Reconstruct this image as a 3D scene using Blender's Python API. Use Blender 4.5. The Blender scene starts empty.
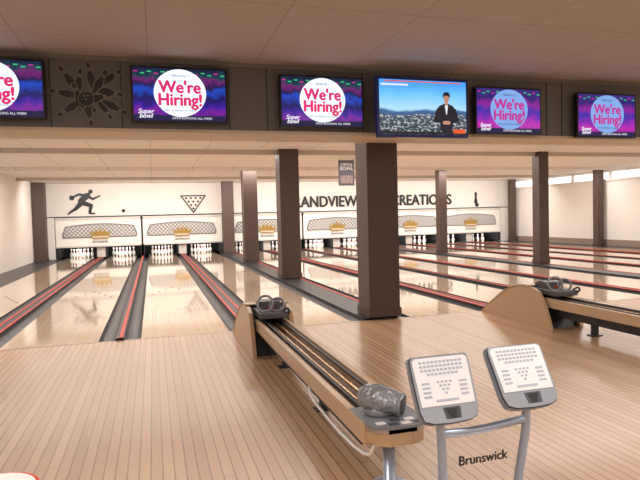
import bpy, bmesh, math, random
from mathutils import Matrix, Vector
random.seed(7)
S = bpy.context.scene
COL = S.collection
try:
    S.view_settings.view_transform = 'Standard'
    S.view_settings.look = 'None'
except Exception: pass

def lin(c):
    c = c/255.0
    return c/12.92 if c <= 0.04045 else ((c+0.055)/1.055)**2.4
def rgb(r,g,b): return (lin(r),lin(g),lin(b),1)

MATS = {}
def mat(name, col, rough=0.5, metal=0.0, emit=0.0, noise=0.0, nscale=20, bump=0.0, coat=0.0):
    if name in MATS: return MATS[name]
    m = bpy.data.materials.new(name); m.use_nodes = True
    nt = m.node_tree; b = nt.nodes['Principled BSDF']
    b.inputs['Base Color'].default_value = col
    b.inputs['Roughness'].default_value = rough
    b.inputs['Metallic'].default_value = metal
    if coat: b.inputs['Coat Weight'].default_value = coat
    if emit > 0:
        b.inputs['Emission Color'].default_value = col
        b.inputs['Emission Strength'].default_value = emit
        b.inputs['Base Color'].default_value = (0.01,0.01,0.01,1)
    if noise > 0 or bump > 0:
        tc = nt.nodes.new('ShaderNodeTexCoord')
        n = nt.nodes.new('ShaderNodeTexNoise'); n.inputs['Scale'].default_value = nscale; n.inputs['Detail'].default_value = 4
        nt.links.new(tc.outputs['Object'], n.inputs['Vector'])
        if noise > 0:
            mx = nt.nodes.new('ShaderNodeMix'); mx.data_type = 'RGBA'
            mx.inputs['A'].default_value = tuple(c*(1-noise) for c in col[:3])+(1,)
            mx.inputs['B'].default_value = tuple(min(1,c*(1+noise)) for c in col[:3])+(1,)
            nt.links.new(n.outputs['Fac'], mx.inputs['Factor'])
            nt.links.new(mx.outputs['Result'], b.inputs['Base Color'])
        if bump > 0:
            bp = nt.nodes.new('ShaderNodeBump'); bp.inputs['Strength'].default_value = bump; bp.inputs['Distance'].default_value = 0.02
            nt.links.new(n.outputs['Fac'], bp.inputs['Height']); nt.links.new(bp.outputs['Normal'], b.inputs['Normal'])
    MATS[name] = m
    return m

def M(nt, op, a, b=None):
    n = nt.nodes.new('ShaderNodeMath'); n.operation = op
    for i, v in enumerate((a, b)):
        if v is None: continue
        if isinstance(v, (int, float)): n.inputs[i].default_value = v
        else: nt.links.new(v, n.inputs[i])
    return n.outputs[0]

def board_mat(name, c1, c2, cdark, bw, blen, rough, joint=0.06, coat=0.0, axis='X', groove=0.7, endj=0.004):
    """narrow boards running along Y, random tone per board, thin joints"""
    m = bpy.data.materials.new(name); m.use_nodes = True
    nt = m.node_tree; b = nt.nodes['Principled BSDF']; L = nt.links.new
    geo = nt.nodes.new('ShaderNodeNewGeometry'); sep = nt.nodes.new('ShaderNodeSeparateXYZ')
    L(geo.outputs['Position'], sep.inputs[0])
    X = sep.outputs['X']; Y = sep.outputs['Y']
    if axis == 'Z': X = M(nt,'ADD',sep.outputs['Z'],sep.outputs['X'])
    xs = M(nt,'DIVIDE',X,bw); ix = M(nt,'FLOOR',xs); fx = M(nt,'FRACT',xs)
    wn = nt.nodes.new('ShaderNodeTexWhiteNoise'); wn.noise_dimensions = '1D'; L(ix, wn.inputs['W'])
    ys = M(nt,'ADD',M(nt,'DIVIDE',Y,blen),M(nt,'MULTIPLY',wn.outputs['Value'],7.3))
    iy = M(nt,'FLOOR',ys); fy = M(nt,'FRACT',ys)
    cmb = nt.nodes.new('ShaderNodeCombineXYZ'); L(ix,cmb.inputs[0]); L(iy,cmb.inputs[1])
    wn2 = nt.nodes.new('ShaderNodeTexWhiteNoise'); wn2.noise_dimensions='2D'; L(cmb.outputs[0], wn2.inputs['Vector'])
    mp = nt.nodes.new('ShaderNodeMapping'); mp.inputs['Scale'].default_value = (60,1.5,60); L(geo.outputs['Position'], mp.inputs['Vector'])
    ns = nt.nodes.new('ShaderNodeTexNoise'); ns.inputs['Scale'].default_value = 1.0; ns.inputs['Detail'].default_value = 5; L(mp.outputs[0], ns.inputs['Vector'])
    fac = M(nt,'ADD',M(nt,'MULTIPLY',wn2.outputs['Value'],0.4),M(nt,'MULTIPLY',ns.outputs['Fac'],0.3))
    fac = M(nt,'ADD',fac,M(nt,'MULTIPLY',wn.outputs['Value'],0.3))
    mx = nt.nodes.new('ShaderNodeMix'); mx.data_type='RGBA'; mx.inputs['A'].default_value=c1; mx.inputs['B'].default_value=c2
    L(fac, mx.inputs['Factor'])
    j = M(nt,'LESS_THAN',fx,joint)
    jy = M(nt,'LESS_THAN',fy,endj)
    jj = M(nt,'MULTIPLY',M(nt,'MAXIMUM',j,M(nt,'MULTIPLY',jy,.5)),groove)
    mx2 = nt.nodes.new('ShaderNodeMix'); mx2.data_type='RGBA'; L(mx.outputs['Result'], mx2.inputs['A']); mx2.inputs['B'].default_value=cdark
    L(jj, mx2.inputs['Factor']); L(mx2.outputs['Result'], b.inputs['Base Color'])
    b.inputs['Roughness'].default_value = rough
    if coat: b.inputs['Coat Weight'].default_value = coat; b.inputs['Coat Roughness'].default_value = 0.05
    MATS[name]=m
    return m

def tile_mat(name, col, line, sx, sy, lw=0.012, rough=0.8):
    m = bpy.data.materials.new(name); m.use_nodes=True
    nt=m.node_tree; b=nt.nodes['Principled BSDF']; L=nt.links.new
    geo = nt.nodes.new('ShaderNodeNewGeometry'); sep = nt.nodes.new('ShaderNodeSeparateXYZ'); L(geo.outputs['Position'], sep.inputs[0])
    fx = M(nt,'FRACT',M(nt,'DIVIDE',sep.outputs['X'],sx)); fy = M(nt,'FRACT',M(nt,'DIVIDE',sep.outputs['Y'],sy))
    j = M(nt,'MAXIMUM',M(nt,'LESS_THAN',fx,lw/sx),M(nt,'LESS_THAN',fy,lw/sy))
    ns = nt.nodes.new('ShaderNodeTexNoise'); ns.inputs['Scale'].default_value=3; L(geo.outputs['Position'], ns.inputs['Vector'])
    mx = nt.nodes.new('ShaderNodeMix'); mx.data_type='RGBA'; mx.inputs['A'].default_value=tuple(c*.93 for c in col[:3])+(1,); mx.inputs['B'].default_value=col
    L(ns.outputs['Fac'], mx.inputs['Factor'])
    mx2 = nt.nodes.new('ShaderNodeMix'); mx2.data_type='RGBA'; L(mx.outputs['Result'],mx2.inputs['A']); mx2.inputs['B'].default_value=line
    L(j,mx2.inputs['Factor']); L(mx2.outputs['Result'], b.inputs['Base Color']); b.inputs['Roughness'].default_value=rough
    MATS[name]=m; return m

def lattice_mat():
    m = bpy.data.materials.new('lattice'); m.use_nodes=True
    nt=m.node_tree; b=nt.nodes['Principled BSDF']; L=nt.links.new
    geo = nt.nodes.new('ShaderNodeNewGeometry'); sep = nt.nodes.new('ShaderNodeSeparateXYZ'); L(geo.outputs['Position'], sep.inputs[0])
    a = M(nt,'FRACT',M(nt,'DIVIDE',M(nt,'ADD',sep.outputs['X'],sep.outputs['Z']),0.16))
    c = M(nt,'FRACT',M(nt,'DIVIDE',M(nt,'SUBTRACT',sep.outputs['X'],sep.outputs['Z']),0.16))
    j = M(nt,'MAXIMUM',M(nt,'LESS_THAN',a,0.3),M(nt,'LESS_THAN',c,0.3))
    mx = nt.nodes.new('ShaderNodeMix'); mx.data_type='RGBA'; mx.inputs['A'].default_value=rgb(208,204,200); mx.inputs['B'].default_value=rgb(132,132,132)
    L(j,mx.inputs['Factor']); L(mx.outputs['Result'], b.inputs['Base Color']); b.inputs['Roughness'].default_value=.5
    return m

# ---------- mesh helpers ----------
def empty(name, loc=(0,0,0)):
    e = bpy.data.objects.new(name, None); e.location = loc; COL.objects.link(e); e.empty_display_size=0.1
    return e
def addobj(name, me, parent=None):
    o = bpy.data.objects.new(name, me); COL.objects.link(o)
    if parent: o.parent = parent
    return o
def mesh_from(name, verts, faces, m, parent=None, smooth=False, fm=None, mats=None):
    me = bpy.data.meshes.new(name); me.from_pydata([tuple(v) for v in verts], [], faces); me.update()
    for mm in (mats or [m]): me.materials.append(mm)
    if fm:
        for p,i in zip(me.polygons, fm): p.material_index=i
    if smooth:
        for p in me.polygons: p.use_smooth=True
    return addobj(name, me, parent)
def box(name, x0,x1,y0,y1,z0,z1, m, parent=None, bevel=0.0):
    bm = bmesh.new(); bmesh.ops.create_cube(bm, size=1)
    for v in bm.verts:
        v.co = Vector((x0+(v.co.x+.5)*(x1-x0), y0+(v.co.y+.5)*(y1-y0), z0+(v.co.z+.5)*(z1-z0)))
    if bevel>0: bmesh.ops.bevel(bm, geom=bm.edges[:], offset=bevel, segments=2, affect='EDGES', profile=.5)
    me = bpy.data.meshes.new(name); bm.to_mesh(me); bm.free(); me.materials.append(m)
    return addobj(name, me, parent)
def prism(name, pts, axis, a0, a1, m, parent=None, bevel=0.0, T=None):
    bm = bmesh.new()
    def mk(p,a):
        if axis=='X': return Vector((a,p[0],p[1]))
        if axis=='Y': return Vector((p[0],a,p[1]))
        return Vector((p[0],p[1],a))
    v0=[bm.verts.new(mk(p,a0)) for p in pts]; v1=[bm.verts.new(mk(p,a1)) for p in pts]
    n=len(pts)
    bm.faces.new(v0); bm.faces.new(v1[::-1])
    for i in range(n): bm.faces.new((v0[i],v1[i],v1[(i+1)%n],v0[(i+1)%n]))
    bmesh.ops.recalc_face_normals(bm, faces=bm.faces[:])
    if bevel>0: bmesh.ops.bevel(bm, geom=bm.edges[:], offset=bevel, segments=2, affect='EDGES')
    bmesh.ops.triangulate(bm, faces=[f for f in bm.faces if len(f.verts)>4])
    if T is not None: bm.transform(T)
    me = bpy.data.meshes.new(name); bm.to_mesh(me); bm.free(); me.materials.append(m)
    return addobj(name, me, parent)
def lathe(name, prof, seg, m, parent=None, T=Matrix(), mats=None, mi=None, cap=True):
    verts=[];faces=[];fm=[]
    for (r,z) in prof:
        for k in range(seg):
            a=2*math.pi*k/seg; verts.append(T@Vector((r*math.cos(a),r*math.sin(a),z)))
    for i in range(len(prof)-1):
        for k in range(seg):
            faces.append((i*seg+k,i*seg+(k+1)%seg,(i+1)*seg+(k+1)%seg,(i+1)*seg+k)); fm.append(mi(i) if mi else 0)
    if cap:
        faces.append(tuple(range(seg))[::-1]); fm.append(0); faces.append(tuple((len(prof)-1)*seg+k for k in range(seg))); fm.append(0)
    return mesh_from(name,verts,faces,m,parent,True,fm,mats)
def torus(name, R, r, m, parent=None, T=Matrix(), sx=1.0, sy=1.0):
    verts=[];faces=[];A=36;B=12
    for i in range(A):
        a=2*math.pi*i/A
        for k in range(B):
            b=2*math.pi*k/B; q=R+r*math.cos(b)
            verts.append(T@Vector((q*math.cos(a)*sx,q*math.sin(a)*sy,r*math.sin(b)*1.4)))
    for i in range(A):
        for k in range(B):
            faces.append((i*B+k,((i+1)%A)*B+k,((i+1)%A)*B+(k+1)%B,i*B+(k+1)%B))
    return mesh_from(name,verts,faces,m,parent,True)
def tube(name, pts, r, m, parent=None, seg=12, smooth_iter=0, cyclic=False):
    c = bpy.data.curves.new(name,'CURVE'); c.dimensions='3D'; c.bevel_depth=r; c.bevel_resolution=4; c.use_fill_caps=True
    P=[Vector(p) for p in pts]
    for _ in range(smooth_iter):
        Q=[P[0]]
        for a,b in zip(P,P[1:]): Q += [a.lerp(b,.25), a.lerp(b,.75)]
        Q.append(P[-1]); P=Q
    s=c.splines.new('POLY'); s.points.add(len(P)-1)
    for i,p in enumerate(P): s.points[i].co=(*p,1)
    s.use_cyclic_u=cyclic
    o=bpy.data.objects.new(name+'_c',c); COL.objects.link(o)
    dg=bpy.context.evaluated_depsgraph_get(); me=bpy.data.meshes.new_from_object(o.evaluated_get(dg)); bpy.data.objects.remove(o)
    me.materials.clear(); me.materials.append(m)
    for p in me.polygons: p.use_smooth=True
    return addobj(name,me,parent)
def text(name, s, size, loc, m, parent=None, rot=(math.pi/2,0,0), bold=0.0, extrude=0.002, align='CENTER', sx=1.0, shear=0, T=None, spacing=1.0, line=1.0):
    """bold = horizontal smear made of shifted copies (keeps counters clean)"""
    c=bpy.data.curves.new(name,'FONT'); c.body=s; c.size=size; c.align_x=align; c.align_y='CENTER'; c.extrude=extrude; c.shear=shear
    c.space_character=spacing; c.space_line=line
    o=bpy.data.objects.new(name+'_c',c); COL.objects.link(o)
    dg=bpy.context.evaluated_depsgraph_get(); me=bpy.data.meshes.new_from_object(o.evaluated_get(dg)); bpy.data.objects.remove(o)
    X=Matrix.Translation(loc)@(Matrix.Rotation(rot[2],4,'Z')@Matrix.Rotation(rot[0],4,'X'))@Matrix.Diagonal((sx,1,1,1))
    if T is not None: X=T@X
    if bold>0:
        bm=bmesh.new()
        for dx,dy in ((-bold,0),(0,0),(bold,0),(0,bold*.7),(0,-bold*.7)):
            t=me.copy(); t.transform(Matrix.Translation((dx,dy,(dx+dy)*.002))); bm.from_mesh(t); bpy.data.meshes.remove(t)
        bm.to_mesh(me); bm.free()
    me.transform(X); me.materials.clear(); me.materials.append(m)
    return addobj(name,me,parent)
def disc_y(name, x,z,y,rx,rz,m,parent=None,seg=40,th=.002):
    return prism(name,[(x+rx*math.cos(2*math.pi*k/seg), z+rz*math.sin(2*math.pi*k/seg)) for k in range(seg)],'Y',y,y+th,m,parent)
def capsules(name, segs, y, th, m, parent=None):
    bm=bmesh.new()
    for i,(x0,z0,r0,x1,z1,r1) in enumerate(segs):
        a=math.atan2(z1-z0,x1-x0); pts=[]
        for k in range(9):
            t=a+math.pi/2+math.pi*k/8; pts.append((x0+r0*math.cos(t),z0+r0*math.sin(t)))
        for k in range(9):
            t=a-math.pi/2+math.pi*k/8; pts.append((x1+r1*math.cos(t),z1+r1*math.sin(t)))
        yy=y-0.0004*i
        v0=[bm.verts.new((p[0],yy,p[1])) for p in pts]; v1=[bm.verts.new((p[0],y+th,p[1])) for p in pts]
        n=len(pts); bm.faces.new(v0); bm.faces.new(v1[::-1])
        for k in range(n): bm.faces.new((v0[k],v1[k],v1[(k+1)%n],v0[(k+1)%n]))
    bmesh.ops.recalc_face_normals(bm,faces=bm.faces[:])
    me=bpy.data.meshes.new(name); bm.to_mesh(me); bm.free(); me.materials.append(m)
    return addobj(name,me,parent)

# ---------- materials ----------
m_appr = board_mat('approach_wood', rgb(206,172,138), rgb(172,134,98), rgb(102,72,46), 0.066, 3.2, 0.25, 0.15, groove=0.6)
m_lane = board_mat('lane_wood', rgb(226,204,178), rgb(206,178,148), rgb(170,140,110), 0.055, 6, 0.07, 0.10, groove=0.3, coat=.7, endj=.001)
m_wall = mat('wall_paint', rgb(230,222,214), .8, noise=.03, nscale=2)
m_wallw= mat('wall_white', rgb(236,231,224), .7, noise=.02, nscale=2)
m_ceil = tile_mat('ceiling_tiles_lanes', rgb(238,229,221), rgb(202,191,182), 1.2, .6, .02)
m_ceilf= tile_mat('ceiling_tiles_front', rgb(192,187,185), rgb(166,160,157), 1.2, 1.2, .015)
m_bulk = mat('bulkhead_gray', rgb(110,108,107), .6, noise=.08, nscale=4)
m_trimb= mat('beige_trim', rgb(212,196,176), .6)
m_col  = mat('column_brown', rgb(82,64,56), .55, noise=.1, nscale=6)
m_black= mat('black', rgb(14,14,15), .4)
m_dark = mat('dark_gray', rgb(46,46,50), .45)
m_gut  = mat('gutter_gray', rgb(46,45,49), .4, noise=.15, nscale=3)
m_cap  = mat('divider_cap', rgb(44,40,41), .45, noise=.1, nscale=5)
m_red  = mat('red_stripe', rgb(202,60,30), .5)
m_white= mat('white_plastic', rgb(236,234,230), .35)
m_mask = mat('mask_cream', rgb(244,240,232), .45)
m_maskb= mat('mask_border', rgb(212,207,200), .4)
m_gold = mat('gold', rgb(172,138,66), .35, .3)
m_lat  = lattice_mat()
m_pit  = mat('pit_dark', rgb(22,21,22), .8)
m_pin  = mat('pin_white', rgb(252,251,248), .2)
m_pinr = mat('pin_red', rgb(200,30,35), .3)
m_wood = board_mat('return_wood', rgb(206,176,142), rgb(184,150,114), rgb(160,120,84), .25, 4.0, .35, 0.01)
m_wood2= board_mat('return_wood_dark', rgb(140,102,70), rgb(116,82,54), rgb(90,60,40), .25, 4.0, .35, 0.01)
m_steel= mat('steel', rgb(190,192,198), .25, .9)
m_tube = mat('tube_blue_gray', rgb(176,190,212), .28, .4)
m_silver=mat('silver_plastic', rgb(140,143,150), .4, .3)
m_bag  = mat('crinkled_silver', rgb(150,153,160), .22, .35, noise=.35, nscale=22, bump=1.0)
m_brass= mat('brass_rail', rgb(190,155,112), .25, .7)
m_mach = mat('machine_gray', rgb(96,97,102), .35, .4)
m_pad  = mat('keypad_gray', rgb(152,159,170), .4, .2)
m_padi = mat('keypad_panel', rgb(244,247,252), .35)
m_key  = mat('key_gray', rgb(184,192,210), .5)
m_keyd = mat('keypad_dark', rgb(70,74,84), .5)
m_window=mat('window_glow', rgb(250,248,248), .5, emit=1.5)

# ---------- camera ----------
H = 1.46
cam = bpy.data.cameras.new('camera'); co = bpy.data.objects.new('camera', cam); COL.objects.link(co)
cam.sensor_width=36; cam.lens=570/640*36; cam.clip_end=200
co.matrix_world = Matrix.Translation((0,0,H)) @ Matrix.Rotation(-math.radians(16.3),4,'Z') @ Matrix.Rotation(math.radians(90-2.35),4,'X') @ Matrix.Rotation(-0.026,4,'Z')
S.camera = co

# ---------- shell ----------
XL,XR=-4.42,17.42; YB=-5.0; YF=7.4; YM=24.97; YE=26.6; ZC=3.05; ZF=3.27
box('floor',XL-.2,XR+.2,YB,YE,-.35,-.15,m_dark)
box('floor_approach',XL,XR,YB,YF-.04,-.15,0,m_appr)
box('trim_1',XL,XR,YF-.04,YF,-.15,.001,mat('foul_line',rgb(130,108,92),.3))
box('wall_left',XL-.2,XL,YB,YE,-.15,3.5,m_wall)
box('wall_right',XR,XR+.2,YB,YE,-.15,3.5,m_wallw)
box('wall_front',XL-.2,XR+.2,YB-.2,YB,-.15,3.5,m_wall)
box('wall_pit',XL,XR,YE,YE+.2,-.15,3.5,m_pit)
box('wall_back',XL,XR,25.16,25.32,1.55,ZC,m_wallw)
box('wall_back_return_1',XL,-3.79,25.0,25.16,0,1.68,m_wallw)
box('wall_back_return_2',16.79,XR,25.0,25.16,0,1.68,m_wallw)
box('ceiling',XL,XR,7.36,YE,ZC,ZC+.45,m_ceil)
box('ceiling_front',XL,XR,YB,7.0,ZF,ZF+.23,m_ceilf)
bk=empty('bulkhead')
box('panel',XL,XR,6.70,7.36,2.49,3.5,m_bulk,bk)
box('underside',XL,XR,6.69,7.37,2.455,2.49,m_trimb,bk)
for x in [-3.1,-1.0+.0,-.28,.9,1.35,2.55,3.85,5.25,5.5,6.9,8.2,9.6,11,12.4]:
    box('seam',x-.006,x+.006,6.692,6.70,2.49,3.27,m_dark,bk)
box('top_trim',XL,XR,6.68,6.70,3.22,3.27,mat('bulk_trim',rgb(128,122,118),.6),bk)
for i,y in enumerate((13.2,17.6,21.6)):
    prism('ceiling_baffle',[(y,ZC),(y+.02,ZC-.11),(y+.06,ZC-.11),(y+.06,ZC)],'X',XL,XR,m_ceil)
wn=empty('window_1')
for k in range(6):
    y=12.2+k*2.1
    box('pane',XR-.02,XR,y,y+1.95,2.66,2.92,m_window,wn)
    box('frame',XR-.04,XR,y+1.95,y+2.1,2.62,2.96,m_wallw,wn)
box('sill',XR-.06,XR,12.2,24.8,2.58,2.64,m_wallw,wn)
box('baseboard_right',XR-.03,XR,7.5,24.9,0.0,.25,mat('bb',rgb(150,130,116),.6))

# ---------- lanes ----------
W=1.095
Bs=[-2.075,1.195,4.865,8.135,11.805,15.075]
lanes=[]
for b in Bs: lanes += [(b-.29-W,b-.29),(b+.29,b+.29+W)]
for (a,c) in lanes:
    ln=empty('bowling_lane')
    box('lane_bed',a,c,YF,26.25,-.15,0,m_lane,ln)
    n=7; w=(c-a)
    for k in range(n):
        x=a+w*(k+1)/(n+1); y=YF+4.4-abs(k-3)*.35*1.0+1.0
        mesh_from('arrow_%d'%k,[(x-.025,y,.0015),(x+.025,y,.0015),(x,y+.16,.0015)],[(0,1,2)],m_wood2,ln)
def gutter_pts(x0,x1,depth=.09,n=8):
    r=(x1-x0)/2; cx=(x0+x1)/2
    return [(cx-r*math.cos(math.pi*k/n), -depth*math.sin(math.pi*k/n)) for k in range(n+1)]
def divider(name,cx,half,red):  # divider between lanes: two gutters with a raised cap, not floor
    e=empty(name)
    g=.2; xl=cx-half; xr=cx+half
    pts=gutter_pts(xl,xl+g)+[(xl+g,.02),(xr-g,.02)]+gutter_pts(xr-g,xr)
    bm=bmesh.new()
    v0=[bm.verts.new((p[0],YF,p[1])) for p in pts]; v1=[bm.verts.new((p[0],25.1,p[1])) for p in pts]
    n=len(pts)
    for i in range(n-1): bm.faces.new((v0[i],v1[i],v1[i+1],v0[i+1]))
    for f in bm.faces:
        f.normal_update()
        if f.normal.z<0: f.normal_flip()
    me=bpy.data.meshes.new('gutters'); bm.to_mesh(me); bm.free(); me.materials.append(m_gut); addobj('gutters',me,e)
    box('cap',xl+g,xr-g,YF,25.1,.018,.026,m_cap,e)
    for (a,b2) in red: box('stripe',cx+a,cx+b2,YF,25.1,.026,.034,m_red,e)
for x in (-.44,6.5,13.44): divider('gutter_divider',x,.25,[(-.008,.032)])
for x in Bs: divider('gutter_divider',x,.29,[(-.085,-.052),(.052,.085)])
for x in (3.03,9.97): divider('gutter_divider',x,.45,[(.215,.25)])
box('gutter_edge',XL+.001,Bs[0]-.29-W,YF,25.0,-.15,-.001,m_gut)  # gutter edge strip outside the outermost lane
box('gutter_edge',Bs[-1]+.29+W,XR-.001,YF,25.0,-.15,-.001,m_gut)

prof=[(.026,0),(.030,.02),(.045,.06),(.057,.10),(.0605,.118),(.055,.15),(.040,.20),(.028,.235),(.0235,.252),(.0230,.262),(.0235,.272),(.0245,.29),(.031,.32),(.0325,.342),(.029,.362),(.018,.376),(.003,.381)]
def pins(cx):
    verts=[];faces=[];fm=[];seg=14
    for r in range(4):
        for k in range(r+1):
            px=cx+(k-r/2)*.27; py=25.22+r*.235
            o=len(verts)
            for (rr,z) in prof:
                for s in range(seg):
                    a=2*math.pi*s/seg; verts.append((px+rr*1.15*math.cos(a),py+rr*1.15*math.sin(a),z+.001))
            for i in range(len(prof)-1):
                for s in range(seg):
                    faces.append((o+i*seg+s,o+i*seg+(s+1)%seg,o+(i+1)*seg+(s+1)%seg,o+(i+1)*seg+s)); fm.append(1 if i in (7,10) else 0)
            faces.append(tuple(o+(len(prof)-1)*seg+s for s in range(seg))); fm.append(0)
    mesh_from('bowling_pin_set',verts,faces,m_pin,None,True,fm,[m_pin,m_pinr])
for (a,c) in lanes: pins((a+c)/2)

for b in Bs:
    e=empty('pinsetter_masking_unit'); hw=1.69
    x0,x1=b-hw,b+hw
    box('panel',x0,x1,YM,YM+.16,.46,1.66,m_mask,e,.02)
    box('top_rail',x0,x1,YM-.03,YM,1.57,1.66,m_maskb,e,.005)
    box('lower_rail',x0,x1,YM-.03,YM,.46,.52,m_maskb,e,.005)
    def arch(s,z0,z1,top):
        pts=[(b-s,z0),(b+s,z0),(b+s*1.02,z0+.25*(z1-z0)),(b+s*.93,z1-.1)]
        for k in range(1,12):
            t=k/12; pts.append((b+s*.93*(1-2*t), z1-.1+top*math.sin(math.pi*t)))
        pts+=[(b-s*.93,z1-.1),(b-s*1.02,z0+.25*(z1-z0))]
        return pts
    prism('arch_border',arch(1.42,.84,1.42,.1),'Y',YM-.02,YM,mat('arch_gray',rgb(120,118,116),.4),e)
    prism('arch_lattice',arch(1.37,.88,1.38,.09),'Y',YM-.03,YM-.01,m_lat,e)
    cr=[(-.36,.80),(.36,.80),(.46,1.12),(.28,1.0),(.2,1.2),(.08,1.02),(0,1.28),(-.08,1.02),(-.2,1.2),(-.28,1.0),(-.46,1.12)]
    prism('crown',[(b+x*.85,z) for x,z in cr],'Y',YM-.06,YM-.03,m_gold,e)
    box('crown_band',b-.30,b+.30,YM-.07,YM-.06,.84,.90,m_trimb,e)
    text('emblem_text','BOWLING',.13,(b,YM-.035,.67),m_dark,e,bold=.001)
    box('side_wall',x0-.02,x0+.10,YM+.02,26.4,0.03,.44,m_dark,e)
    box('side_wall',x1-.10,x1+.02,YM+.02,26.4,0.03,.44,m_dark,e)
    box('center_kickback',b-.2,b+.2,25.12,26.4,0,.44,m_dark,e)
    box('center_face',b-.16,b+.16,25.10,25.12,.03,.42,m_maskb,e)
    box('curtain',x0,x1,26.35,26.4,0,1.4,m_pit,e)
box('trim_2',XL,XR,25.13,25.16,1.68,1.72,m_black)
box('trim_3',-4.34,-4.27,25.13,25.16,1.72,2.95,m_black)
YG=25.13
text('wall_lettering','GRANDVIEW',.70,(7.45,YG,2.12),m_black,None,bold=.022,sx=.84,extrude=.02)
text('wall_lettering','RECREATIONS',.70,(12.20,YG,2.12),m_black,None,bold=.022,sx=.85,extrude=.02)
bx,bz=-3.2,1.80
sg=[(.80,.93,.085,.80,.93,.085),(.70,.80,.06,.78,.88,.05),
    (.42,.55,.11,.66,.76,.12),(.42,.52,.11,.45,.52,.11),
    (.45,.48,.10,.80,.36,.075),(.80,.36,.07,.74,.05,.045),(.74,.04,.035,.92,.03,.03),
    (.42,.46,.10,.22,.24,.07),(.22,.24,.065,-.02,.08,.04),(-.02,.08,.035,-.08,.02,.03),
    (.66,.76,.06,.88,.62,.045),(.88,.62,.042,1.08,.72,.032),(1.08,.72,.03,1.16,.76,.025),
    (.62,.76,.06,.36,.82,.045),(.36,.82,.042,.14,.72,.035),(.08,.68,.10,.08,.68,.10)]
capsules('bowler_silhouette_sign',[(bx+a,bz+b_,r,bx+c,bz+d,r2) for a,b_,r,c,d,r2 in sg],YG,.02,m_black)
disc_y('bowling_ball_sign',-1.15,1.92,YG,.07,.07,m_black)
tri=empty('pin_triangle_sign')
A=[(1.2,2.5),(2.22,2.5),(1.71,1.78)]
for i in range(3):
    p,q=A[i],A[(i+1)%3]; capsules('edge',[(p[0],p[1],.025,q[0],q[1],.025)],YG,.02,m_black,tri)
for r in range(4):
    for k in range(4-r): disc_y('spot',1.71+(k-(3-r)/2)*.2,2.40-r*.15,YG,.045,.045,m_black,tri,16)
pk=empty('pin_wall_sign')
for xx,zz in ((15.50,2.0),): capsules('pin',[(xx,zz,.09,xx,zz+.2,.05),(xx,zz+.2,.05,xx,zz+.42,.06)],YG,.02,m_black,pk)
disc_y('ball',15.55,1.85,YG-.01,.10,.10,m_black,pk,20)

def column(x,y,w=.46,z1=ZC,z0=.034):
    e=empty('column')
    box('shaft',x-w/2,x+w/2,y-w/2,y+w/2,z0,z1,m_col,e,.008)
    box('plinth',x-w/2-.015,x+w/2+.015,y-w/2-.015,y+w/2+.015,z0,z0+.12,m_col,e,.004)
for y in (7.62,13.2,18.75,24.45):
    column(3.09,y,.46)
    column(10.13,y,.30)
    column(17.1,y,.28,ZC,0.0)
column(-4.18,24.2,.44,ZC,0.0)

hp=empty('hanging_sign')
box('board',4.97,5.43,15.0,15.02,2.30,3.0,mat('poster',rgb(84,78,88),.4,noise=.7,nscale=9),hp)
text('poster_text','OPEN\nBOWL',.13,(5.2,14.995,2.82),m_wallw,hp,bold=.002,line=.8)
box('picture',5.02,5.38,14.99,15.0,2.36,2.58,mat('posterpic',rgb(140,120,114),.5,noise=.7,nscale=14),hp)
for x in (5.02,5.38): tube('wire',[(x,15.01,2.98),(x,15.01,3.05)],.004,m_dark,hp)

# ---------- monitors ----------
def screen_mat(name, seed, warm):
    m=bpy.data.materials.new(name); m.use_nodes=True; nt=m.node_tree; b=nt.nodes['Principled BSDF']; L=nt.links.new
    tc=nt.nodes.new('ShaderNodeTexCoord'); sep=nt.nodes.new('ShaderNodeSeparateXYZ'); L(tc.outputs['Generated'],sep.inputs[0])
    ns=nt.nodes.new('ShaderNodeTexNoise'); ns.inputs['Scale'].default_value=5; ns.inputs['Detail'].default_value=4
    mp=nt.nodes.new('ShaderNodeMapping'); mp.inputs['Location'].default_value=(seed,0,0); mp.inputs['Scale'].default_value=(2.2,1,.8); L(tc.outputs['Generated'],mp.inputs['Vector']); L(mp.outputs[0],ns.inputs['Vector'])
    f=M(nt,'ADD',sep.outputs['Z'],M(nt,'MULTIPLY',M(nt,'SUBTRACT',ns.outputs['Fac'],.5),.4))
    cr=nt.nodes.new('ShaderNodeValToRGB'); L(f,cr.inputs[0]); el=cr.color_ramp.elements
    if warm:
        el[0].position=0; el[0].color=rgb(70,20,130); el[1].position=1; el[1].color=rgb(60,40,120)
        st=((.18,rgb(190,30,170)),(.34,rgb(120,30,170)),(.5,rgb(50,40,160)),(.66,rgb(140,30,150)),(.8,rgb(40,30,110)))
    else:
        el[0].position=0; el[0].color=rgb(40,20,110); el[1].position=1; el[1].color=rgb(14,24,60)
        st=((.16,rgb(120,24,150)),(.28,rgb(50,20,150)),(.42,rgb(18,14,80)),(.58,rgb(24,70,190)),(.68,rgb(20,20,70)),(.78,rgb(110,30,110)),(.86,rgb(20,60,80)))
    for p,c in st:
        e=el.new(p); e.color=c
    b.inputs['Base Color'].default_value=(0,0,0,1); b.inputs['Roughness'].default_value=.3
    L(cr.outputs[0],b.inputs['Emission Color']); b.inputs['Emission Strength'].default_value=1.1
    return m
m_pink=mat('scr_pink',rgb(232,34,110),.5,emit=1.0); m_discw=mat('scr_disc',rgb(240,248,255),.5,emit=1.15)
m_discb=mat('scr_disc_blue',rgb(130,175,238),.5,emit=1.0); m_scrw=mat('scr_white',rgb(240,240,250),.5,emit=1.0)
m_scrnavy=mat('scr_navy',rgb(24,22,70),.5,emit=1.0); m_teal=mat('scr_teal',rgb(50,200,130),.5,emit=1.0)
m_pinkd=mat('scr_pink_dark',rgb(200,40,150),.5,emit=1.0)
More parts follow.
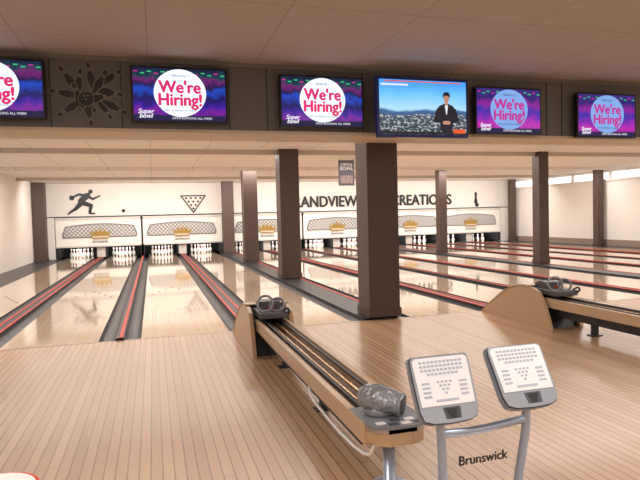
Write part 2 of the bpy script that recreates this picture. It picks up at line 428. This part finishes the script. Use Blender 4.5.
def monitor(x,z,w,h,y,dm,tm,seed):
    e=empty('wall_monitor')
    box('bezel',x-w/2,x+w/2,y,y+.07,z-h/2,z+h/2,m_black,e,.006)
    box('mount',x-.15,x+.15,y+.07,6.7,z-.12,z+.12,m_dark,e)
    bz=.022
    box('screen',x-w/2+bz,x+w/2-bz,y-.003,y,z-h/2+bz,z+h/2-bz,screen_mat('screen_%d'%seed,seed,dm is m_discb),e)
    box('banner',x-w/2+bz,x+w/2-bz,y-.005,y-.003,z-h/2+bz,z-h/2+bz+.06,m_scrnavy,e)
    for k in range(14):
        xx=x-w/2+.05+k*(w-.10)/13
        box('stage_light',xx-.022,xx+.022,y-.005,y-.003,z+h/2-.07-.02*(k%2),z+h/2-.056-.02*(k%2),m_teal if k%3 else m_pinkd,e)
    disc_y('disc',x,z+.018,y-.008,h*.46,h*.425,dm,e)
    text('hiring_text',"We're",.185,(x,y-.010,z+.078),tm,e,bold=.0075,extrude=.0005,sx=.95)
    text('hiring_text',"Hiring!",.185,(x,y-.010,z-.062),tm,e,bold=.0075,extrude=.0005,sx=.95)
    text('small_text','* SERIOUSLY *',.036,(x,y-.010,z+.205),m_scrnavy,e,extrude=.0005)
    text('small_text','APPLY IN PERSON OR ONLINE',.026,(x,y-.010,z-.175),m_scrnavy,e,extrude=.0005)
    text('logo_text','Super\nbowl',.07,(x-w*.36,y-.010,z-h*.35),m_scrw,e,extrude=.0005,shear=.3,bold=.002,line=.7)
    text('banner_text','OPEN BOWLING ALL WEEK',.035,(x+w*.12,y-.010,z-h*.42),m_scrw,e,extrude=.0005)
YS=6.56
for i,(x,z,dm,tm) in enumerate([(-1.55,2.86,m_discw,m_pink),(.345,2.85,m_discw,m_pink),(1.995,2.825,m_discw,m_pink),(4.56,2.785,m_discb,m_pinkd),(6.14,2.765,m_discb,m_pinkd),(8.0,2.76,m_discb,m_pinkd)]):
    monitor(x,z,1.04 if i<3 else 1.0,.615,YS,dm,tm,i)
tv=empty('television'); x0,x1,z0,z1,y=2.585,3.795,2.385,3.10,6.30
box('bezel',x0,x1,y,y+.07,z0,z1,mat('tvbez',rgb(20,40,120),.3),tv,.006)
box('mount',3.0,3.3,y+.07,6.7,2.6,2.9,m_dark,tv)
def land_mat():
    m=bpy.data.materials.new('news_backdrop'); m.use_nodes=True; nt=m.node_tree; b=nt.nodes['Principled BSDF']; L=nt.links.new
    tc=nt.nodes.new('ShaderNodeTexCoord'); sep=nt.nodes.new('ShaderNodeSeparateXYZ'); L(tc.outputs['Generated'],sep.inputs[0])
    ns=nt.nodes.new('ShaderNodeTexNoise'); ns.inputs['Scale'].default_value=26; ns.inputs['Detail'].default_value=6; L(tc.outputs['Generated'],ns.inputs['Vector'])
    n2=nt.nodes.new('ShaderNodeTexNoise'); n2.inputs['Scale'].default_value=3; L(tc.outputs['Generated'],n2.inputs['Vector'])
    f=M(nt,'ADD',sep.outputs['Z'],M(nt,'MULTIPLY',M(nt,'SUBTRACT',n2.outputs['Fac'],.5),.2))
    cr=nt.nodes.new('ShaderNodeValToRGB'); L(f,cr.inputs[0]); el=cr.color_ramp.elements
    el[0].position=0; el[0].color=rgb(24,50,60); el[1].position=1; el[1].color=rgb(60,150,240)
    for p,c in ((.3,rgb(60,76,90)),(.42,rgb(60,100,150)),(.46,rgb(170,215,245)),(.75,rgb(105,190,250))):
        e=el.new(p); e.color=c
    g=M(nt,'MULTIPLY',M(nt,'GREATER_THAN',ns.outputs['Fac'],.54),M(nt,'LESS_THAN',f,.36))
    mx=nt.nodes.new('ShaderNodeMix'); mx.data_type='RGBA'; L(g,mx.inputs['Factor']); L(cr.outputs[0],mx.inputs['A']); mx.inputs['B'].default_value=rgb(170,172,176)
    b.inputs['Base Color'].default_value=(0,0,0,1); L(mx.outputs['Result'],b.inputs['Emission Color']); b.inputs['Emission Strength'].default_value=1.15
    return m
box('screen',x0+.03,x1-.03,y-.003,y,z0+.035,z1-.035,land_mat(),tv)
m_suit=mat('scr_suit',rgb(22,24,40),.5,emit=1.0); m_skin=mat('scr_skin',rgb(196,140,112),.5,emit=1.0); m_or=mat('scr_orange',rgb(235,90,40),.5,emit=1.0)
px=3.49
capsules('presenter_body',[(px-.06,2.73,.05,px+.06,2.73,.05),(px,2.70,.10,px,2.56,.085),(px,2.56,.085,px,2.51,.085),(px-.10,2.71,.035,px-.14,2.60,.03),(px-.14,2.60,.028,px-.03,2.57,.022),(px+.10,2.71,.035,px+.14,2.60,.03),(px+.14,2.60,.028,px+.03,2.57,.022)],y-.007,.002,m_suit,tv)
capsules('presenter_head',[(px,2.875,.043,px,2.845,.034),(px,2.82,.02,px,2.79,.02)],y-.012,.002,m_skin,tv)
capsules('presenter_hair',[(px-.018,2.912,.022,px+.018,2.912,.022),(px-.036,2.90,.012,px-.04,2.875,.007),(px+.036,2.90,.012,px+.04,2.875,.007)],y-.015,.002,m_suit,tv)
capsules('presenter_hands',[(px-.03,2.565,.022,px+.03,2.565,.022)],y-.013,.002,m_skin,tv)
capsules('presenter_shirt',[(px,2.77,.02,px,2.67,.006)],y-.012,.002,m_scrw,tv)
box('ticker',x0+.03,x1-.03,y-.020,y-.018,z0+.035,z0+.065,m_suit,tv)
box('ticker_logo',x1-.22,x1-.06,y-.024,y-.020,z0+.05,z0+.10,m_or,tv)
box('header',x0+.09,x1-.1,y-.008,y-.004,z1-.06,z1-.048,m_or,tv)
box('header_tag',x0+.05,x0+.4,y-.008,y-.004,z1-.105,z1-.085,m_scrw,tv)

# strike mural on bulkhead : pins tumbling around a ball
art=empty('strike_artwork')
m_art=mat('art_bronze',rgb(136,128,120),.5,.2); m_artd=mat('art_dark',rgb(40,34,34),.5)
def pin_outline(cx,cz,ang,L_,yy):
    c,s=math.cos(ang),math.sin(ang)
    def P(t): return (cx+t*L_*c, cz+t*L_*s)
    def seg(a,ra,b_,rb,g): p,q=P(a),P(b_); return (p[0],p[1],ra*L_+g,q[0],q[1],rb*L_+g)
    shape=[(-.45,.09,-.15,.16),(-.15,.16,.15,.085),(.15,.085,.28,.065),(.28,.065,.42,.085)]
    capsules('pin_outline',[seg(*q,.009) for q in shape],yy,.003,m_art,art)
    capsules('pin_fill',[seg(*q,-.002) for q in shape],yy-.0025,.002,m_artd,art)
    p,q=P(.20),P(.25); capsules('pin_band',[(p[0],p[1],.014,q[0],q[1],.014)],yy-.005,.002,m_art,art)
ax,az=-.62,2.855
for k,(dx,dz,a) in enumerate([(-.20,.17,125),(-.09,.13,80),(.03,.20,100),(.13,.14,60),(.24,.19,35),(-.25,.0,170),(.22,.02,-10),(-.20,-.17,215),(.16,-.15,-60),(.27,-.14,-30),(.0,-.21,-80),(-.10,-.02,110),(.06,.02,75),(-.04,-.1,140),(.11,-.04,20)]):
    pin_outline(ax+dx,az+dz,math.radians(a),.27,6.688-.006*(k%4))
disc_y('ball_rim',ax-.02,az-.06,6.654,.085,.085,m_art,art); disc_y('ball',ax-.02,az-.06,6.652,.077,.077,m_artd,art)
for dx,dz in ((-.04,-.03),(0,-.025),(-.02,-.065)): disc_y('hole',ax+dx,az+dz,6.650,.010,.010,m_art,art,12)

# ---------- ball returns ----------
def ball_return(X0):
    e=empty('ball_return')
    hw=.17
    prf=[(7.38,.0),(7.32,.05),(7.2,.13),(7.02,.25),(6.85,.35),(6.65,.44),(6.45,.485),(6.2,.485),(6.08,.44),(5.98,.30),(5.90,.12),(5.86,.0)]
    prism('hood_left',prf,'X',X0-.24,X0-.20,m_wood,e)
    prism('hood_right',prf,'X',X0+.20,X0+.24,m_wood,e)
    inner=[(7.36,.0),(7.2,.11),(7.02,.23),(6.85,.33),(6.65,.42),(6.45,.46),(6.3,.46),(6.25,.28),(6.2,.0)]
    prism('hood_core',inner,'X',X0-.20,X0+.20,m_wood2,e)
    top=[(7.38,.005),(7.32,.055),(7.2,.135),(7.02,.255),(6.85,.355),(6.65,.445),(6.45,.49),(6.3,.49)]
    vv=[];ff=[]
    for (yy,zz) in top: vv+=[(X0-.245,yy,zz+.012),(X0+.245,yy,zz+.012),(X0-.245,yy,zz),(X0+.245,yy,zz)]
    for i in range(len(top)-1):
        a=4*i; b_=4*(i+1)
        ff+=[(a,a+1,b_+1,b_),(a+2,b_+2,b_+3,a+3),(a,b_,b_+2,a+2),(a+1,a+3,b_+3,b_+1)]
    ff+=[(0,2,3,1),(b_,b_+1,b_+3,b_+2)]
    mesh_from('hood_top',vv,ff,m_wood,e)
    prism('hood_mouth',[(6.22,.0),(6.22,.42),(6.08,.34),(5.98,.15),(5.92,0)],'X',X0-.19,X0+.19,m_black,e)
    box('accelerator_base',X0-.16,X0+.16,5.85,6.3,.40,.47,m_mach,e,.012)
    prism('accelerator_cowl',[(6.32,.46),(6.32,.53),(6.22,.565),(6.10,.55),(6.05,.46)],'X',X0-.12,X0+.12,m_mach,e,.01)
    for dx,yy,zz,t,R in ((-.075,5.98,.545,72,.085),(.05,5.96,.53,60,.075)):
        T=Matrix.Translation((X0+dx,yy,zz))@Matrix.Rotation(math.radians(-25),4,'Z')@Matrix.Rotation(math.radians(t),4,'X')
        torus('accelerator_ring',R,.014,m_silver,e,T)
    tube('accelerator_hoop',[(X0+.08,5.90,.44),(X0+.13,5.82,.52),(X0+.15,5.80,.47),(X0+.15,5.9,.42)],.012,m_dark,e,smooth_iter=2)
    box('accelerator_label',X0-.03,X0+.04,6.044,6.05,.48,.51,m_red,e)
    box('side_board_left',X0-hw,X0-hw+.045,2.78,6.1,.25,.365,m_wood,e,.006)
    box('side_board_right',X0+hw-.045,X0+hw,2.78,6.1,.25,.365,m_wood,e,.006)
    box('track_bed',X0-hw+.045,X0+hw-.045,2.78,6.15,.24,.275,m_wood2,e)
    for dx in (-.085,-.035,.035,.085):
        tube('rail',[(X0+dx,2.85,.335 if abs(dx)<.05 else .36),(X0+dx,6.2,.335 if abs(dx)<.05 else .36)],.011,m_brass if abs(dx)<.05 else m_dark,e)
    box('rail_channel',X0-.02,X0+.02,2.85,6.1,.275,.30,m_black,e)
    box('under_frame',X0-.09,X0+.09,3.05,6.1,.14,.24,m_dark,e)
    for yy in (4.1,5.4):
        box('foot_post',X0-.03,X0+.03,yy-.03,yy+.03,.0,.15,m_dark,e); box('foot_plate',X0-.07,X0+.07,yy-.05,yy+.05,0,.012,m_dark,e)
    ep=[(X0-.165,3.02),(X0-.165,2.78),(X0-.14,2.70),(X0-.08,2.665),(X0+.09,2.665),(X0+.145,2.70),(X0+.165,2.78),(X0+.165,3.02)]
    prism('end_plate',ep,'Z',.355,.370,m_silver,e)
    prism('end_body',[(X0+(x-X0)*.94,y_) for x,y_ in ep],'Z',.27,.355,m_wood,e)
    prism('end_rim',[(X0+(x-X0)*.99,y_) for x,y_ in ep],'Z',.335,.356,m_steel,e)
    for i,(dx,dy) in enumerate([(-.03,.02),(.04,.02),(.0,.075),(.08,.07),(.11,.02),(-.09,.05)]):
        box('label_%d'%i,X0+dx-.026,X0+dx+.026,2.69+dy-.018,2.69+dy+.018,.370,.372,m_white if i%2 else m_keyd,e)
    # hand dryer : squat base, horizontal hood opening to the side, crinkled cover
    Td=Matrix.Translation((X0-.03,2.90,.37))
    lathe('dryer_base',[(.085,0),(.09,.015),(.075,.04),(.05,.07)],24,m_silver,e,Td)
    Td2=Matrix.Translation((X0-.025,2.885,.445))@Matrix.Rotation(math.radians(48),4,'Z')@Matrix.Rotation(math.radians(98),4,'X')
    rr=random.Random(3)
    pr=[(.012,-.135),(.04,-.128),(.062,-.10),(.072,-.075),(.076,-.05),(.079,-.025),(.080,.0),(.077,.025),(.074,.05),(.067,.07),(.062,.085),(.060,.11),(.066,.115),(.066,.125),(.052,.125)]
    vs=[];fs=[];sg_=32
    for (r_,z_) in pr:
        for k in range(sg_):
            a=2*math.pi*k/sg_; j=1+(rr.uniform(-.07,.07) if -.12<z_<.08 else 0)
            vs.append(Td2@Vector((r_*j*math.cos(a),r_*j*math.sin(a),z_)))
    for i in range(len(pr)-1):
        for k in range(sg_): fs.append((i*sg_+k,i*sg_+(k+1)%sg_,(i+1)*sg_+(k+1)%sg_,(i+1)*sg_+k))
    fs.append(tuple(range(sg_))[::-1])
    mesh_from('dryer_hood',vs,fs,m_bag,e,True)
    lathe('dryer_nozzle',[(.003,.1255),(.053,.1255),(.053,.127),(.003,.127)],24,m_keyd,e,Td2)
    Tp=Matrix.Translation((X0-.02,2.80,0)); lathe('pedestal',[(.10,0),(.10,.012),(.035,.03),(.032,.27)],24,m_tube,e,Tp)
    tube('wire_guard',[(X0-.14,4.0,.26),(X0-.15,3.92,.15),(X0-.15,2.80,.15),(X0-.12,2.74,.27)],.010,m_white,e,smooth_iter=2)
for X0 in Bs[:5]: ball_return(X0)

# ---------- bowler scoring console ----------
def keypad(e,cx,cy,cz,tilt,idx):
    T=Matrix.Translation((cx,cy,cz))@Matrix.Rotation(math.radians(90-tilt),4,'X')@Matrix.Diagonal((1.14,1.02,1.14,1))
    w,h=.14,.15
    body=[(-w,.10),(-w*.98,h-.01),(-w*.92,h),(w*.92,h),(w*.98,h-.01),(w,.10),(w*.97,-.10),(w*.88,-.145),(w*.6,-.160),(0,-.165),(-w*.6,-.160),(-w*.88,-.145),(-w*.97,-.10)]
    prism('pad_body',body,'Z',-.035,.0,m_pad,e,.006,T)
    prism('pad_back',[(x*.8,y*.8) for x,y in body],'Z',-.065,-.03,m_keyd,e,.006,T)
    prism('pad_rim',[(x*.985,y*.985) for x,y in body],'Z',0,.004,m_keyd,e,0,T)
    prism('pad_face',[(x*.965,y*.965) for x,y in body],'Z',.002,.008,m_pad,e,0,T)
    prism('pad_panel',[(-.121,-.080),(-.127,.127),(-.113,.139),(.113,.139),(.127,.127),(.121,-.080)],'Z',.006,.011,m_padi,e,0,T)
    bm=bmesh.new()
    def key(x,y,a,b_,z=.011):
        r=bmesh.ops.create_cube(bm,size=1)
        for v in r['verts']: v.co=Vector((x+v.co.x*a,y+v.co.y*b_,z+(v.co.z+.5)*.002))
    for r in range(4):
        n=11-(r==3)*3
        for k in range(n): key((k-(n-1)/2)*.0185,.118-r*.0185,.012,.010)
    for r in range(4):
        for k in range(4-r): key((k-(3-r)/2)*.019,.025-r*.017,.010,.009)
    for sx in (-1,1):
        for r in range(4): key(sx*.085,.022-r*.020,.034,.009)
    key(0,-.058,.10,.010)
    bm.transform(T); me=bpy.data.meshes.new('keys'); bm.to_mesh(me); bm.free(); me.materials.append(m_key); addobj('keys',me,e)
    bm=bmesh.new()
    for k in range(5):
        r=bmesh.ops.create_cube(bm,size=1)
        for v in r['verts']: v.co=Vector((.01+v.co.x*(.05-.006*k),-.100-.009*k+v.co.y*.004,.009+v.co.z*.006))
    bm.transform(T); me=bpy.data.meshes.new('speaker_grille'); bm.to_mesh(me); bm.free(); me.materials.append(m_black); addobj('speaker_grille',me,e)
    prism('speaker_plate',[(-.03,-.09),(.05,-.09),(.045,-.142),(-.022,-.142)],'Z',.007,.009,m_keyd,e,0,T)
cs=empty('scoring_console')
keypad(cs,1.295,2.40,.638,25,0)
keypad(cs,1.725,2.40,.655,33,1)
tube('stand_left',[(1.315,2.47,.60),(1.31,2.48,.5),(1.315,2.47,.3),(1.32,2.47,.012)],.022,m_tube,cs,smooth_iter=1)
tube('stand_right',[(1.76,2.46,.62),(1.80,2.48,.50),(1.80,2.47,.38),(1.76,2.47,.18),(1.73,2.47,.012)],.022,m_tube,cs,smooth_iter=2)
tube('cross_bar',[(1.315,2.475,.385),(1.50,2.475,.375),(1.79,2.475,.40)],.020,m_tube,cs,smooth_iter=1)
m_panel=mat('console_acrylic',rgb(225,205,185),.12)
m_panel.node_tree.nodes['Principled BSDF'].inputs['Alpha'].default_value=.15
prism('name_panel',[(1.335,.12),(1.72,.12),(1.775,.37),(1.335,.37)],'Y',2.47,2.476,m_panel,cs)
text('name_text','Brunswick',.066,(1.54,2.466,.235),m_black,cs,bold=.0016,extrude=.001)
box('base_plate',1.2,1.85,2.3,2.6,0,.014,m_steel,cs,.004)

tb=empty('player_table')
pts=[]
cx0,cy0=-1.03,1.38
for (qx,qy,a0) in ((.55,.45,0),(-.55,.45,90),(-.55,-.45,180),(.55,-.45,270)):
    for k in range(7):
        a=math.radians(a0+15*k); pts.append((cx0+qx+.12*math.cos(a),cy0+qy+.12*math.sin(a)))
prism('top',pts,'Z',.665,.69,m_white,tb)
prism('edge',[(cx0+(x-cx0)*1.012,cy0+(y-cy0)*1.012) for x,y in pts],'Z',.655,.688,m_red,tb)
lathe('leg',[(.28,0),(.28,.015),(.04,.04),(.035,.655)],24,m_steel,tb,Matrix.Translation((cx0,cy0,0)))

# ---------- lights ----------
def area(name,loc,sx,sy,power,col=(1,.95,.9),rot=(0,0,0)):
    l=bpy.data.lights.new(name,'AREA'); l.shape='RECTANGLE'; l.size=sx; l.size_y=sy; l.energy=power; l.color=col
    o=bpy.data.objects.new(name,l); o.location=loc; o.rotation_euler=rot; COL.objects.link(o); return o
xm=(XL+XR)/2
for y,p,t in ((8.6,430,0),(13.9,470,0),(18.3,480,0),(22.2,600,30)):
    area('lane_light',(xm,y,2.98 if t else 3.02),20.5,.4,p,(1,.955,.915),(math.radians(t),0,0))
for b in Bs:   # unseen lamps added behind each masking unit to brighten the pins
    area('pin_fill_light',(b,25.17,.60),3.0,.05,22,(1,.98,.95),(math.radians(28),0,0))
for x in (-1.5,3.5,8.5,13.5):
    for y in (-2.5,1.5):
        area('ceiling_troffer',(x,y,3.25),1.6,1.2,84,(1,.935,.88))
w=bpy.data.worlds.new('world'); S.world=w; w.use_nodes=True
w.node_tree.nodes['Background'].inputs[0].default_value=(.9,.85,.85,1); w.node_tree.nodes['Background'].inputs[1].default_value=.15
print('OK')
